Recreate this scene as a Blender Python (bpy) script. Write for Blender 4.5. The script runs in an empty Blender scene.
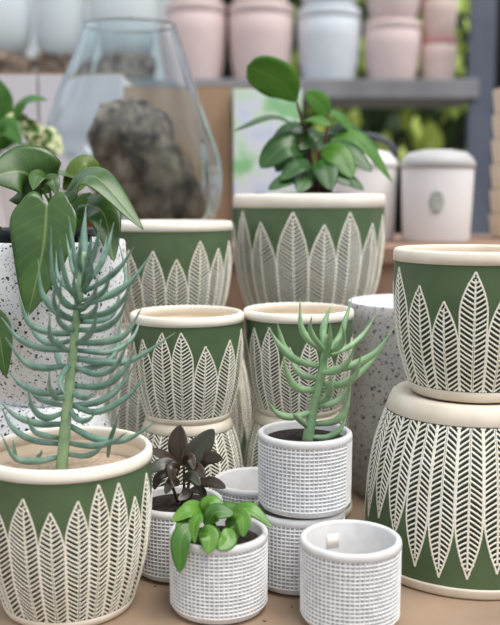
import bpy, bmesh, math, random
from mathutils import Vector, Matrix, noise

C = bpy.context.scene.collection
PI = math.pi

# ------------------------------------------------------------------ camera
CAM_H = 0.515
PITCH = math.atan(110.5 / 900)
FPX = 900.0
CP, SP = math.cos(PITCH), math.sin(PITCH)
cam_d = bpy.data.cameras.new('camera')
cam = bpy.data.objects.new('camera', cam_d)
C.objects.link(cam)
cam.location = (0, 0, CAM_H)
cam.rotation_euler = (PI / 2 - PITCH, 0, 0)
cam_d.sensor_fit = 'VERTICAL'
cam_d.sensor_height = 36
cam_d.lens = 36 * FPX / 625
cam_d.dof.use_dof = True
cam_d.dof.focus_distance = 1.25
cam_d.dof.aperture_fstop = 3.1
cam_d.clip_start = 0.05
bpy.context.scene.camera = cam


def at(px, py, d):
    """pixel of the photograph at distance d along +Y -> world point"""
    xc = (px - 250) / FPX
    yc = (312.5 - py) / FPX
    v = Vector((xc, CP + yc * SP, -SP + yc * CP))
    return Vector((0, 0, CAM_H)) + v * (d / v.y)


# ------------------------------------------------------------------ materials
def lin(c):
    r = []
    for x in c:
        x /= 255.0
        r.append(x / 12.92 if x <= 0.04045 else ((x + 0.055) / 1.055) ** 2.4)
    return (r[0], r[1], r[2], 1)


def new_mat(name):
    m = bpy.data.materials.new(name)
    m.use_nodes = True
    nt = m.node_tree
    b = nt.nodes['Principled BSDF']
    return m, nt, b


def N(nt, t, **kw):
    n = nt.nodes.new(t)
    for k, v in kw.items():
        if hasattr(n, k):
            setattr(n, k, v)
        else:
            n.inputs[k].default_value = v
    return n


def tex_pos(nt, scale):
    tc = N(nt, 'ShaderNodeTexCoord')
    mp = N(nt, 'ShaderNodeMapping')
    mp.inputs['Scale'].default_value = (scale, scale, scale)
    nt.links.new(tc.outputs['Object'], mp.inputs['Vector'])
    return mp.outputs['Vector']


def ramp(nt, src, stops):
    r = N(nt, 'ShaderNodeValToRGB')
    el = r.color_ramp.elements
    while len(el) < len(stops):
        el.new(0.5)
    for e, (p, c) in zip(el, stops):
        e.position = p
        e.color = c
    nt.links.new(src, r.inputs['Fac'])
    return r


def mottled(name, c1, c2, scale=40, rough=0.6, bump=0.0, bscale=200, detail=4, spec=0.4, lo=0.35, hi=0.65):
    m, nt, b = new_mat(name)
    v = tex_pos(nt, 1)
    n = N(nt, 'ShaderNodeTexNoise')
    n.inputs['Scale'].default_value = scale
    n.inputs['Detail'].default_value = detail
    nt.links.new(v, n.inputs['Vector'])
    r = ramp(nt, n.outputs['Fac'], [(lo, lin(c1)), (hi, lin(c2))])
    nt.links.new(r.outputs['Color'], b.inputs['Base Color'])
    b.inputs['Roughness'].default_value = rough
    b.inputs['Specular IOR Level'].default_value = spec
    if bump:
        n2 = N(nt, 'ShaderNodeTexNoise')
        n2.inputs['Scale'].default_value = bscale
        nt.links.new(v, n2.inputs['Vector'])
        bp = N(nt, 'ShaderNodeBump')
        bp.inputs['Strength'].default_value = bump
        bp.inputs['Distance'].default_value = 0.002
        nt.links.new(n2.outputs['Fac'], bp.inputs['Height'])
        nt.links.new(bp.outputs['Normal'], b.inputs['Normal'])
    return m


GREEN = mottled('green_glaze', (76, 98, 66), (86, 108, 74), 25, 0.42, 0.05, 300)
GREEN.node_tree.nodes['Principled BSDF'].inputs['Coat Weight'].default_value = 0.25
GREEN.node_tree.nodes['Principled BSDF'].inputs['Coat Roughness'].default_value = 0.3
DARKG = mottled('dark_glaze', (30, 42, 30), (42, 54, 41), 60, 0.5)
CREAM = mottled('raw_clay', (226, 214, 194), (238, 228, 212), 30, 0.7, 0.05, 400)
LINE = mottled('clay_line', (244, 239, 220), (250, 246, 232), 30, 0.7)
RIMW = mottled('glazed_rim', (238, 230, 214), (246, 240, 228), 20, 0.45)
INSIDE = mottled('pot_inside', (236, 220, 198), (244, 232, 214), 20, 0.7)
CEM = mottled('cement', (206, 205, 204), (216, 215, 214), 60, 0.85, 0.1, 500)
CEMW = mottled('whitewash', (222, 222, 222), (238, 238, 237), 80, 0.85, 0.15, 600)
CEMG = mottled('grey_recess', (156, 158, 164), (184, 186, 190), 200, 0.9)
SOILD = mottled('dark_soil', (18, 14, 12), (58, 46, 38), 220, 0.95, 1.0, 260)
SOILS = mottled('sandy_soil', (170, 148, 124), (200, 180, 156), 160, 0.95, 0.6, 260)
BLACKP = mottled('black_plastic', (24, 26, 30), (32, 34, 38), 20, 0.4)
TABLE = None
WOOD = mottled('bench_wood', (134, 106, 88), (156, 126, 106), 8, 0.7)
CARD = mottled('cardboard', (166, 136, 110), (180, 150, 122), 6, 0.85)
CARTON = mottled('pale_carton', (206, 202, 208), (218, 214, 220), 5, 0.8)
METAL = mottled('grey_steel', (92, 98, 112), (108, 114, 128), 5, 0.5)
SHELFM = mottled('shelf_steel', (132, 132, 136), (150, 150, 154), 5, 0.5)
PINK = mottled('pink_pot', (230, 208, 204), (236, 216, 212), 10, 0.6)
PINKW = mottled('peach_pot', (230, 206, 196), (236, 214, 204), 10, 0.6)
PINKD = mottled('pink_foot', (200, 140, 140), (208, 150, 150), 10, 0.6)
WHITEP = mottled('white_pot', (222, 230, 236), (232, 238, 242), 10, 0.5)
BUCKET = mottled('bucket_white', (236, 232, 230), (242, 240, 238), 6, 0.4)
LIDG = mottled('lid_grey', (186, 184, 182), (198, 196, 194), 6, 0.45)
DARKH = mottled('dark_handle', (62, 64, 70), (74, 76, 82), 6, 0.4)
TERRA = mottled('terracotta', (170, 92, 62), (184, 106, 74), 20, 0.8)
BOWLC = mottled('bowl_clay', (226, 206, 182), (236, 218, 196), 12, 0.7)
TAG = mottled('tag_paper', (236, 226, 216), (242, 234, 226), 10, 0.6)
EMBL = mottled('bucket_badge', (158, 166, 156), (186, 190, 184), 18, 0.6)
WALLP = mottled('pale_wall', (206, 210, 212), (216, 220, 222), 2, 0.9)
WALLD = mottled('dark_net', (12, 16, 16), (22, 28, 26), 3, 0.95)
GROUND = mottled('shop_ground', (120, 112, 104), (136, 128, 120), 3, 0.9)


def table_mat():
    m, nt, b = new_mat('kraft_top')
    v = tex_pos(nt, 1)
    n = N(nt, 'ShaderNodeTexNoise')
    n.inputs['Scale'].default_value = 9
    n.inputs['Detail'].default_value = 6
    nt.links.new(v, n.inputs['Vector'])
    r = ramp(nt, n.outputs['Fac'], [(0.3, lin((140, 118, 97))), (0.7, lin((160, 137, 114)))])
    vo = N(nt, 'ShaderNodeTexVoronoi')
    vo.inputs['Scale'].default_value = 55
    nt.links.new(v, vo.inputs['Vector'])
    # only a few of the cells carry a grain of soil
    sp = N(nt, 'ShaderNodeSeparateColor')
    nt.links.new(vo.outputs['Color'], sp.inputs['Color'])
    g = N(nt, 'ShaderNodeMath', operation='GREATER_THAN')
    g.inputs[1].default_value = 0.92
    nt.links.new(sp.outputs['Red'], g.inputs[0])
    l = N(nt, 'ShaderNodeMath', operation='LESS_THAN')
    l.inputs[1].default_value = 0.14
    nt.links.new(vo.outputs['Distance'], l.inputs[0])
    mu = N(nt, 'ShaderNodeMath', operation='MULTIPLY')
    nt.links.new(g.outputs[0], mu.inputs[0])
    nt.links.new(l.outputs[0], mu.inputs[1])
    mx = N(nt, 'ShaderNodeMix', data_type='RGBA')
    nt.links.new(mu.outputs[0], mx.inputs['Factor'])
    nt.links.new(r.outputs['Color'], mx.inputs['A'])
    mx.inputs['B'].default_value = lin((60, 46, 38))
    nt.links.new(mx.outputs['Result'], b.inputs['Base Color'])
    b.inputs['Roughness'].default_value = 0.75
    return m


TABLE = table_mat()


def terrazzo(name, base, base2, speck, scale, size, frac):
    m, nt, b = new_mat(name)
    v = tex_pos(nt, 1)
    col = None
    n = N(nt, 'ShaderNodeTexNoise')
    n.inputs['Scale'].default_value = 14
    nt.links.new(v, n.inputs['Vector'])
    col = ramp(nt, n.outputs['Fac'], [(0.35, lin(base)), (0.65, lin(base2))]).outputs['Color']
    # warp so that chips are ragged
    nw = N(nt, 'ShaderNodeTexNoise')
    nw.inputs['Scale'].default_value = 260
    nt.links.new(v, nw.inputs['Vector'])
    mad = N(nt, 'ShaderNodeVectorMath', operation='MULTIPLY_ADD')
    mad.inputs[1].default_value = (0.006, 0.006, 0.006)
    nt.links.new(nw.outputs['Color'], mad.inputs[0])
    nt.links.new(v, mad.inputs[2])
    for sc, sz, fr in ((scale, size, frac), (scale * 2.3, size * 1.0, frac * 1.1)):
        vo = N(nt, 'ShaderNodeTexVoronoi')
        vo.inputs['Scale'].default_value = sc
        nt.links.new(mad.outputs[0], vo.inputs['Vector'])
        sp = N(nt, 'ShaderNodeSeparateColor')
        nt.links.new(vo.outputs['Color'], sp.inputs['Color'])
        g = N(nt, 'ShaderNodeMath', operation='LESS_THAN')
        g.inputs[1].default_value = fr
        nt.links.new(sp.outputs['Red'], g.inputs[0])
        rad = N(nt, 'ShaderNodeMath', operation='MULTIPLY')
        rad.inputs[1].default_value = sz
        nt.links.new(sp.outputs['Green'], rad.inputs[0])
        ad = N(nt, 'ShaderNodeMath', operation='ADD')
        ad.inputs[1].default_value = 0.16
        nt.links.new(rad.outputs[0], ad.inputs[0])
        l = N(nt, 'ShaderNodeMath', operation='LESS_THAN')
        nt.links.new(vo.outputs['Distance'], l.inputs[0])
        nt.links.new(ad.outputs[0], l.inputs[1])
        mu = N(nt, 'ShaderNodeMath', operation='MULTIPLY')
        nt.links.new(g.outputs[0], mu.inputs[0])
        nt.links.new(l.outputs[0], mu.inputs[1])
        mx = N(nt, 'ShaderNodeMix', data_type='RGBA')
        nt.links.new(mu.outputs[0], mx.inputs['Factor'])
        nt.links.new(col, mx.inputs['A'])
        mx.inputs['B'].default_value = lin(speck)
        col = mx.outputs['Result']
    nt.links.new(col, b.inputs['Base Color'])
    b.inputs['Roughness'].default_value = 0.6
    return m


TERW = terrazzo('white_terrazzo', (238, 241, 243), (244, 246, 247), (26, 28, 32), 145, 0.24, 0.45)
TERG = terrazzo('grey_terrazzo', (196, 192, 188), (208, 204, 200), (84, 82, 84), 115, 0.26, 0.45)
TERGIN = mottled('terrazzo_inside', (222, 226, 236), (232, 236, 244), 10, 0.6)


def leaf_mat(name, c1, c2, vein, rough=0.35, trans=0.25, veinw=0.035, side=0.25, coat=0.0, varieg=None):
    """leaf with a paler midrib and side veins (UV: u across, v along)"""
    m, nt, b = new_mat(name)
    uv = N(nt, 'ShaderNodeUVMap')
    sx = N(nt, 'ShaderNodeSeparateXYZ')
    nt.links.new(uv.outputs['UV'], sx.inputs[0])
    n = N(nt, 'ShaderNodeTexNoise')
    n.inputs['Scale'].default_value = 30
    v = tex_pos(nt, 1)
    nt.links.new(v, n.inputs['Vector'])
    base = ramp(nt, n.outputs['Fac'], [(0.35, lin(c1)), (0.65, lin(c2))]).outputs['Color']
    if varieg:
        n3 = N(nt, 'ShaderNodeTexNoise')
        n3.inputs['Scale'].default_value = 55
        n3.inputs['Detail'].default_value = 5
        nt.links.new(v, n3.inputs['Vector'])
        r3 = ramp(nt, n3.outputs['Fac'], [(0.47, (0, 0, 0, 1)), (0.53, (1, 1, 1, 1))])
        mx0 = N(nt, 'ShaderNodeMix', data_type='RGBA')
        nt.links.new(r3.outputs['Color'], mx0.inputs['Factor'])
        nt.links.new(base, mx0.inputs['A'])
        mx0.inputs['B'].default_value = lin(varieg)
        base = mx0.outputs['Result']
    s = N(nt, 'ShaderNodeMath', operation='SUBTRACT')
    s.inputs[1].default_value = 0.5
    nt.links.new(sx.outputs['X'], s.inputs[0])
    a = N(nt, 'ShaderNodeMath', operation='ABSOLUTE')
    nt.links.new(s.outputs[0], a.inputs[0])
    rv = ramp(nt, a.outputs[0], [(0.0, (1, 1, 1, 1)), (veinw, (0, 0, 0, 1))])
    # side veins: saw of v - 0.6*|u|
    k = N(nt, 'ShaderNodeMath', operation='MULTIPLY_ADD')
    k.inputs[1].default_value = -0.5
    nt.links.new(a.outputs[0], k.inputs[0])
    nt.links.new(sx.outputs['Y'], k.inputs[2])
    f = N(nt, 'ShaderNodeMath', operation='MULTIPLY')
    f.inputs[1].default_value = 9
    nt.links.new(k.outputs[0], f.inputs[0])
    fr = N(nt, 'ShaderNodeMath', operation='FRACT')
    nt.links.new(f.outputs[0], fr.inputs[0])
    rs = ramp(nt, fr.outputs[0], [(0.0, (side, side, side, 1)), (0.14, (0, 0, 0, 1))])
    mxv = N(nt, 'ShaderNodeMath', operation='MAXIMUM')
    nt.links.new(rv.outputs['Color'], mxv.inputs[0])
    nt.links.new(rs.outputs['Color'], mxv.inputs[1])
    mx = N(nt, 'ShaderNodeMix', data_type='RGBA')
    nt.links.new(mxv.outputs[0], mx.inputs['Factor'])
    nt.links.new(base, mx.inputs['A'])
    mx.inputs['B'].default_value = lin(vein)
    nt.links.new(mx.outputs['Result'], b.inputs['Base Color'])
    b.inputs['Roughness'].default_value = rough
    b.inputs['Coat Weight'].default_value = coat
    b.inputs['Coat Roughness'].default_value = 0.25
    if trans:
        tr = N(nt, 'ShaderNodeBsdfTranslucent')
        nt.links.new(mx.outputs['Result'], tr.inputs['Color'])
        ms = N(nt, 'ShaderNodeMixShader')
        ms.inputs[0].default_value = trans
        nt.links.new(b.outputs[0], ms.inputs[1])
        nt.links.new(tr.outputs[0], ms.inputs[2])
        nt.links.new(ms.outputs[0], nt.nodes['Material Output'].inputs['Surface'])
    return m


L_PHILO = leaf_mat('philodendron_leaf', (58, 92, 36), (74, 110, 48), (130, 150, 90), 0.3, 0.2, coat=0.2)
L_PHILOY = leaf_mat('philodendron_leaf_yellow', (84, 112, 22), (98, 126, 30), (128, 142, 60), 0.4, 0.25)
L_POTHOS = leaf_mat('pothos_leaf', (60, 104, 34), (84, 128, 44), (130, 160, 90), 0.35, 0.25, varieg=(222, 224, 176))
L_POTHG = leaf_mat('pothos_green', (52, 104, 28), (72, 124, 38), (110, 150, 70), 0.35, 0.25)
L_PEP = leaf_mat('peperomia_leaf', (38, 84, 24), (56, 104, 34), (90, 130, 60), 0.35, 0.3, coat=0.2)
L_PEPB = leaf_mat('peperomia_leaf_bright', (80, 136, 36), (98, 152, 48), (120, 160, 80), 0.35, 0.4, coat=0.2)
L_DARK = leaf_mat('dark_leaf', (46, 35, 23), (60, 46, 31), (66, 54, 40), 0.35, 0.05, coat=0.1)
L_DARKG = leaf_mat('dark_grey_leaf', (56, 58, 46), (70, 72, 58), (76, 78, 64), 0.38, 0.05, coat=0.1)
L_BRIGHT = leaf_mat('bright_leaf', (84, 136, 38), (106, 158, 52), (140, 180, 90), 0.35, 0.25, coat=0.2)
L_BRIGHTD = leaf_mat('mid_green_leaf', (58, 106, 32), (76, 124, 42), (110, 150, 70), 0.35, 0.25)
L_HEDGE_LIT = leaf_mat('hedge_leaf_sunlit_tone', (176, 206, 70), (214, 230, 130), (210, 226, 150), 0.5, 0.4)  # sunlit brightness of the foliage is put into this paler leaf colour
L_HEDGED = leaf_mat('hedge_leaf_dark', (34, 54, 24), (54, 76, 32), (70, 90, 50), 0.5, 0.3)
STEMG = mottled('green_stem', (120, 154, 92), (146, 176, 112), 60, 0.5)
STEMP = mottled('pale_stem', (140, 172, 130), (168, 194, 148), 60, 0.5)
STEMR = mottled('red_stem', (92, 48, 36), (112, 60, 44), 60, 0.5)
STEMB = mottled('brown_stem', (58, 44, 34), (72, 56, 42), 60, 0.6)


def succ_mat(name, c1, c2, ctip):
    m, nt, b = new_mat(name)
    uv = N(nt, 'ShaderNodeUVMap')
    sx = N(nt, 'ShaderNodeSeparateXYZ')
    nt.links.new(uv.outputs['UV'], sx.inputs[0])
    n = N(nt, 'ShaderNodeTexNoise')
    n.inputs['Scale'].default_value = 60
    n.inputs['Detail'].default_value = 5
    nt.links.new(tex_pos(nt, 1), n.inputs['Vector'])
    base = ramp(nt, n.outputs['Fac'], [(0.3, lin(c1)), (0.7, lin(c2))])
    rt = ramp(nt, sx.outputs['Y'], [(0.85, (0, 0, 0, 1)), (1.0, (0.8, 0.8, 0.8, 1))])
    mx = N(nt, 'ShaderNodeMix', data_type='RGBA')
    nt.links.new(rt.outputs['Color'], mx.inputs['Factor'])
    nt.links.new(base.outputs['Color'], mx.inputs['A'])
    mx.inputs['B'].default_value = lin(ctip)
    nt.links.new(mx.outputs['Result'], b.inputs['Base Color'])
    b.inputs['Roughness'].default_value = 0.45
    b.inputs['Subsurface Weight'].default_value = 0.1
    b.inputs['Subsurface Radius'].default_value = (0.002, 0.004, 0.002)
    return m


S_BLUE = succ_mat('blue_succulent', (94, 130, 112), (134, 166, 150), (104, 130, 104))
S_GREEN = succ_mat('green_succulent', (118, 154, 112), (154, 186, 142), (124, 148, 92))


def glass_mat(name, col, rough=0.0):
    m, nt, b = new_mat(name)
    b.inputs['Base Color'].default_value = col
    b.inputs['Roughness'].default_value = rough
    b.inputs['Transmission Weight'].default_value = 1.0
    b.inputs['IOR'].default_value = 1.45
    return m


GLASS = glass_mat('recycled_glass', (0.87, 0.95, 0.97, 1))
GLASS_SKYTONE = glass_mat('sky_toned_glass', (0.86, 0.94, 0.96, 1), 0.35)  # sky reflection on the far vases painted as pale, partly opaque glass
GLASS_SKYTONE.node_tree.nodes['Principled BSDF'].inputs['Transmission Weight'].default_value = 0.35
GLASSE = glass_mat('aqua_glass_edge', (0.45, 0.82, 0.84, 1), 0.05)
DRIFT = mottled('driftwood', (62, 52, 46), (180, 160, 140), 20, 0.85, 0.8, 60, 8, lo=0.38, hi=0.7)


def print_mat():
    m, nt, b = new_mat('printed_carton')
    v = tex_pos(nt, 1)
    n = N(nt, 'ShaderNodeTexNoise')
    n.inputs['Scale'].default_value = 9
    n.inputs['Detail'].default_value = 3
    nt.links.new(v, n.inputs['Vector'])
    r = ramp(nt, n.outputs['Fac'], [(0.32, lin((196, 214, 240))), (0.46, lin((226, 230, 244))), (0.54, lin((214, 236, 214))), (0.62, lin((150, 206, 150)))])
    nt.links.new(r.outputs['Color'], b.inputs['Base Color'])
    b.inputs['Roughness'].default_value = 0.5
    return m


PRINTM = print_mat()


# ------------------------------------------------------------------ mesh helpers
class MB:
    def __init__(self):
        self.v, self.f, self.m, self.uv = [], [], [], []

    def vert(self, p):
        self.v.append(tuple(p))
        return len(self.v) - 1

    def face(self, idx, m=0, uv=None):
        self.f.append(tuple(idx))
        self.m.append(m)
        self.uv.append(uv or [(0, 0)] * len(idx))

    def build(self, name, mats, parent=None, smooth=True, recalc=False):
        me = bpy.data.meshes.new(name)
        me.from_pydata(self.v, [], self.f)
        mats = mats if isinstance(mats, (list, tuple)) else [mats]
        for x in mats:
            me.materials.append(x)
        me.polygons.foreach_set('material_index', self.m)
        me.polygons.foreach_set('use_smooth', [smooth] * len(self.f))
        ul = me.uv_layers.new(name='UVMap')
        flat = [c for u in self.uv for p in u for c in p]
        ul.data.foreach_set('uv', flat)
        if recalc:
            bm = bmesh.new()
            bm.from_mesh(me)
            bmesh.ops.recalc_face_normals(bm, faces=bm.faces)
            bm.to_mesh(me)
            bm.free()
        me.update()
        o = bpy.data.objects.new(name, me)
        C.objects.link(o)
        if parent:
            o.parent = parent
        return o


def lathe(mb, prof, seg=72, m=0, closed=False):
    """prof: list of (r, z); r==0 ends become poles"""
    rings = []
    for r, z in prof:
        if r < 1e-6:
            rings.append([mb.vert((0, 0, z))])
        else:
            rings.append([mb.vert((r * math.sin(2 * PI * i / seg), -r * math.cos(2 * PI * i / seg), z)) for i in range(seg)])
    pairs = list(zip(rings[:-1], rings[1:]))
    if closed:
        pairs.append((rings[-1], rings[0]))
    for a, b in pairs:
        for i in range(seg):
            j = (i + 1) % seg
            if len(a) == 1 and len(b) == 1:
                continue
            if len(a) == 1:
                mb.face((a[0], b[j], b[i]), m)
            elif len(b) == 1:
                mb.face((a[i], a[j], b[0]), m)
            else:
                mb.face((a[i], a[j], b[j], b[i]), m)


def tube(mb, pts, radii, seg=8, m=0, capped=True):
    pts = [Vector(p) for p in pts]
    n = len(pts)
    prev = None
    rings = []
    for i, p in enumerate(pts):
        t = (pts[min(i + 1, n - 1)] - pts[max(i - 1, 0)]).normalized()
        ref = prev if prev is not None else (Vector((0, 1, 0)) if abs(t.y) < 0.9 else Vector((1, 0, 0)))
        u = ref - t * ref.dot(t)
        u.normalize()
        w = t.cross(u)
        prev = u
        rings.append([mb.vert(p + (u * math.cos(2 * PI * k / seg) + w * math.sin(2 * PI * k / seg)) * radii[i]) for k in range(seg)])
    for i in range(n - 1):
        for k in range(seg):
            j = (k + 1) % seg
            v0, v1 = i / (n - 1), (i + 1) / (n - 1)
            mb.face((rings[i][k], rings[i][j], rings[i + 1][j], rings[i + 1][k]), m,
                    [(k / seg, v0), ((k + 1) / seg, v0), ((k + 1) / seg, v1), (k / seg, v1)])
    if capped:
        mb.face(list(reversed(rings[0])), m, [(0.5, 0)] * seg)
        mb.face(rings[-1], m, [(0.5, 1)] * seg)


def catmull(P, n):
    P = [Vector(p) for p in P]
    Q = [P[0] * 2 - P[1]] + P + [P[-1] * 2 - P[-2]]
    out = []
    segs = len(P) - 1
    for i in range(n + 1):
        s = i / n * segs
        k = min(int(s), segs - 1)
        t = s - k
        a, b, c, d = Q[k], Q[k + 1], Q[k + 2], Q[k + 3]
        out.append(0.5 * ((2 * b) + (c - a) * t + (2 * a - 5 * b + 4 * c - d) * t * t + (3 * b - a - 3 * c + d) * t ** 3))
    return out


def box(mb, cx, cy, cz, sx, sy, sz, m=0, rz=0):
    vs = []
    for dx in (-0.5, 0.5):
        for dy in (-0.5, 0.5):
            for dz in (-0.5, 0.5):
                x, y = dx * sx, dy * sy
                vs.append(mb.vert((cx + x * math.cos(rz) - y * math.sin(rz), cy + x * math.sin(rz) + y * math.cos(rz), cz + dz * sz)))
    for f in ((0, 1, 3, 2), (4, 6, 7, 5), (0, 4, 5, 1), (2, 3, 7, 6), (0, 2, 6, 4), (1, 5, 7, 3)):
        mb.face([vs[i] for i in f], m)


def bevel(o, w, seg=3):
    b = o.modifiers.new('bevel', 'BEVEL')
    b.width = w
    b.segments = seg
    b.limit_method = 'ANGLE'
    return o


def tag(o, label, cat, group=None):
    o['label'] = label
    o['category'] = cat
    if group:
        o['group'] = group
    return o


def thing(name, label, cat, loc=(0, 0, 0), rz=0, group=None):
    o = bpy.data.objects.new(name, None)
    o.empty_display_size = 0.05
    C.objects.link(o)
    o.location = loc
    o.rotation_euler = (0, 0, rz)
    return tag(o, label, cat, group)


def face_cam(x, y):
    return math.atan2(-x, y)


# ------------------------------------------------------------------ leaf patterned planters
PROF = [(0.0, .745), (.035, .764), (.075, .790), (.13, .826), (.2, .868), (.3, .92), (.4, .952), (.5, .974), (.6, .988), (.7, .997),
        (.8, 1.0), (.89, .998), (.95, .998), (1.0, .99)]


def prof_r(t):
    for (a, ra), (b, rb) in zip(PROF[:-1], PROF[1:]):
        if t <= b:
            k = (t - a) / (b - a)
            return ra + (rb - ra) * k
    return PROF[-1][1]


def leaf_pot(parent, R, H, tips, n_fill, seed, inverted=False, vein=0.0055, lw=0.0024, foot_h=0.06, rim_h=0.088, top=0.80,
             rim_mat=None, taper=1.45):
    """tips: [(theta, t)] seen from the camera; the far side is filled with n_fill more"""
    rnd = random.Random(seed)
    Z = (lambda t: H - t * H) if inverted else (lambda t: t * H)
    f0, r0 = foot_h, 1 - rim_h

    def P(th, t, off=0.0):
        r = prof_r(t) * R + off
        return (r * math.sin(th), -r * math.cos(th), Z(t))

    thick = 0.03 * R + 0.0032
    body = MB()
    seg = 96
    # outer wall between foot band and rim, slightly recessed against both bands
    ts = [f0 + (r0 - f0) * i / 26 for i in range(27)]
    rings = [[body.vert(P(2 * PI * i / seg, t)) for i in range(seg)] for t in ts]
    for a, b in zip(rings[:-1], rings[1:]):
        for i in range(seg):
            j = (i + 1) % seg
            q = (a[i], a[j], b[j], b[i])
            body.face(q if not inverted else q[::-1], 0)
    # inner wall and inner floor
    inn = [r0, 0.8, 0.6, 0.4, 0.25, 0.14, 0.08]
    rings = [[body.vert(P(2 * PI * i / seg, t, -thick)) for i in range(seg)] for t in inn]
    for a, b in zip(rings[:-1], rings[1:]):
        for i in range(seg):
            j = (i + 1) % seg
            q = (a[i], a[j], b[j], b[i])
            body.face(q if not inverted else q[::-1], 3)
    c = body.vert((0, 0, Z(0.07)))
    for i in range(seg):
        j = (i + 1) % seg
        q = (rings[-1][i], rings[-1][j], c)
        body.face(q if not inverted else q[::-1], 3)

    # ---- leaf relief
    tl = sorted(tips)
    lo, hi = tl[0][0], tl[-1][0]
    gap = 2 * PI - (hi - lo)
    n = max(n_fill, 1)
    for k in range(n):
        th = hi + gap * (k + 1) / (n + 1) + rnd.uniform(-.03, .03)
        tl.append((th, rnd.uniform(top - 0.13, top)))
    M = len(tl)
    zoff = 0.0009

    def ribbon(pts, w):
        """pts: (theta, t); raised strip with sloping sides"""
        rows = []
        for i, (th, t) in enumerate(pts):
            a = pts[max(i - 1, 0)]
            b = pts[min(i + 1, len(pts) - 1)]
            r = prof_r(t) * R
            dx, dy = (b[0] - a[0]) * r, (b[1] - a[1]) * H
            L = math.hypot(dx, dy) or 1
            nx, ny = -dy / L, dx / L
            row = []
            for s, off in ((-1.1, 0.0), (-0.75, zoff), (0.75, zoff), (1.1, 0.0)):
                row.append(body.vert(P(th + nx * s * w / 2 / r, t + ny * s * w / 2 / H, off)))
            rows.append(row)
        for a, b in zip(rows[:-1], rows[1:]):
            for k in range(3):
                q = (a[k], b[k], b[k + 1], a[k + 1])
                body.face(q if not inverted else q[::-1], 2)

    for i in range(M):
        th, tt = tl[i]
        pl = tl[i - 1][0] - (2 * PI if i == 0 else 0)
        pr = tl[(i + 1) % M][0] + (2 * PI if i == M - 1 else 0)
        hl, hr = (th - pl) / 2, (pr - th) / 2
        hl, hr = min(hl, 0.26), min(hr, 0.26)
        wmean = (hl + hr) * R
        Lt = min(max(0.165 * taper, wmean / H * taper), tt - f0 - 0.15)

        def hw(t, h):
            p = min(max((tt - t) / Lt, 0), 1)
            return h * (1 - (1 - p) ** 1.75)

        # dark fill
        nn = 18
        cols = 5
        prev = None
        for k in range(nn + 1):
            t = f0 + (tt - f0) * k / nn
            row = []
            for c_ in range(cols):
                s = -1 + 2 * c_ / (cols - 1)
                row.append(body.vert(P(th + (hw(t, hl) if s < 0 else hw(t, hr)) * s, t, 0.00035)))
            if prev:
                for c_ in range(cols - 1):
                    q = (prev[c_], prev[c_ + 1], row[c_ + 1], row[c_])
                    body.face(q if not inverted else q[::-1], 1)
            prev = row
        # outline
        for sgn, h in ((-1, hl), (1, hr)):
            pts = []
            for k in range(25):
                t = f0 + 0.004 + (tt - f0 - 0.004) * (k / 24)
                pts.append((th + sgn * max(hw(t, h) - lw * 0.35 / R, 0), t))
            ribbon(pts, lw * .9)
            # midrib, two lines leaving a dark groove
            mid = []
            for k in range(12):
                t = f0 + 0.004 + (tt - 0.05 - f0) * (k / 11)
                mid.append((th + sgn * 0.0013 / R * (1 - k / 11 * 0.6), t))
            ribbon(mid, lw * 0.55)
            # side veins rising outwards
            t = f0 - 0.06
            step = vein / H
            while t < tt - 0.05:
                t += step * rnd.uniform(0.92, 1.08)
                slope = 0.62
                a0 = (th + sgn * 0.0012 / R, t)
                # march outward until the outline is reached
                best = None
                for q in range(1, 13):
                    x = h * q / 12
                    tz = t + slope * x * R / H
                    if x >= hw(tz, h) - lw * 0.3 / R:
                        break
                    best = (th + sgn * x, tz)
                if best is None:
                    continue
                tz = best[1]
                if tz <= f0 + 0.008 or tz > tt - 0.01:
                    continue
                x1 = abs(best[0] - th) + h / 14
                e = (th + sgn * x1, t + slope * x1 * R / H)
                if a0[1] < f0 + 0.006:
                    k0 = (f0 + 0.006 - a0[1]) / (e[1] - a0[1])
                    a0 = (a0[0] + (e[0] - a0[0]) * k0, f0 + 0.006)
                m1 = ((a0[0] + e[0]) / 2, (a0[1] + e[1]) / 2 - 0.002)
                ribbon([a0, m1, e], vein * 0.34)
    bo = body.build('body', [GREEN, DARKG, LINE, INSIDE], parent)
    # ---- rim band, rounded
    rm = MB()
    e = 0.0016
    pr = [(prof_r(r0) * R - 0.001, r0), (prof_r(r0) * R + e, r0 + 0.004), (prof_r(.95) * R + e, .95), (prof_r(.985) * R + e, .983),
          (prof_r(1) * R - thick * .15, .997), (prof_r(1) * R - thick * .5, 1.0), (prof_r(1) * R - thick * .9, .995), (prof_r(.97) * R - thick - .0005, .975),
          (prof_r(r0) * R - thick - 0.0004, r0 - .01), (prof_r(r0) * R - thick + .002, r0 - .012)]
    lathe(rm, [(r, Z(t)) for r, t in pr], 96, 0, closed=True)
    rm.build('rim', rim_mat or RIMW, parent, recalc=True)
    # ---- foot band and underside
    fm = MB()
    pf = [(0, 0.012), (R * .62, 0.012), (R * .64, 0.0), (prof_r(0) * R - .002, 0.0), (prof_r(.01) * R + e * .6, 0.012), (prof_r(f0) * R + e * .8, f0 - .004),
          (prof_r(f0) * R + .0002, f0 + .002), (prof_r(f0) * R - .004, f0 + .002)]
    lathe(fm, [(r, Z(t)) for r, t in pf], 96, 0)
    fm.build('foot_band', CREAM, parent, recalc=True)
    return bo


def planter(px, d, z, R, H, tips, n_fill, seed, label, name='leaf_patterned_planter', cat='planter', group='green leaf patterned planters', **kw):
    p = at(px, 300, d)
    t = thing(name, label, cat, (p.x, d, z), face_cam(p.x, d), group)
    leaf_pot(t, R, H, tips, n_fill, seed, **kw)
    return t


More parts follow.
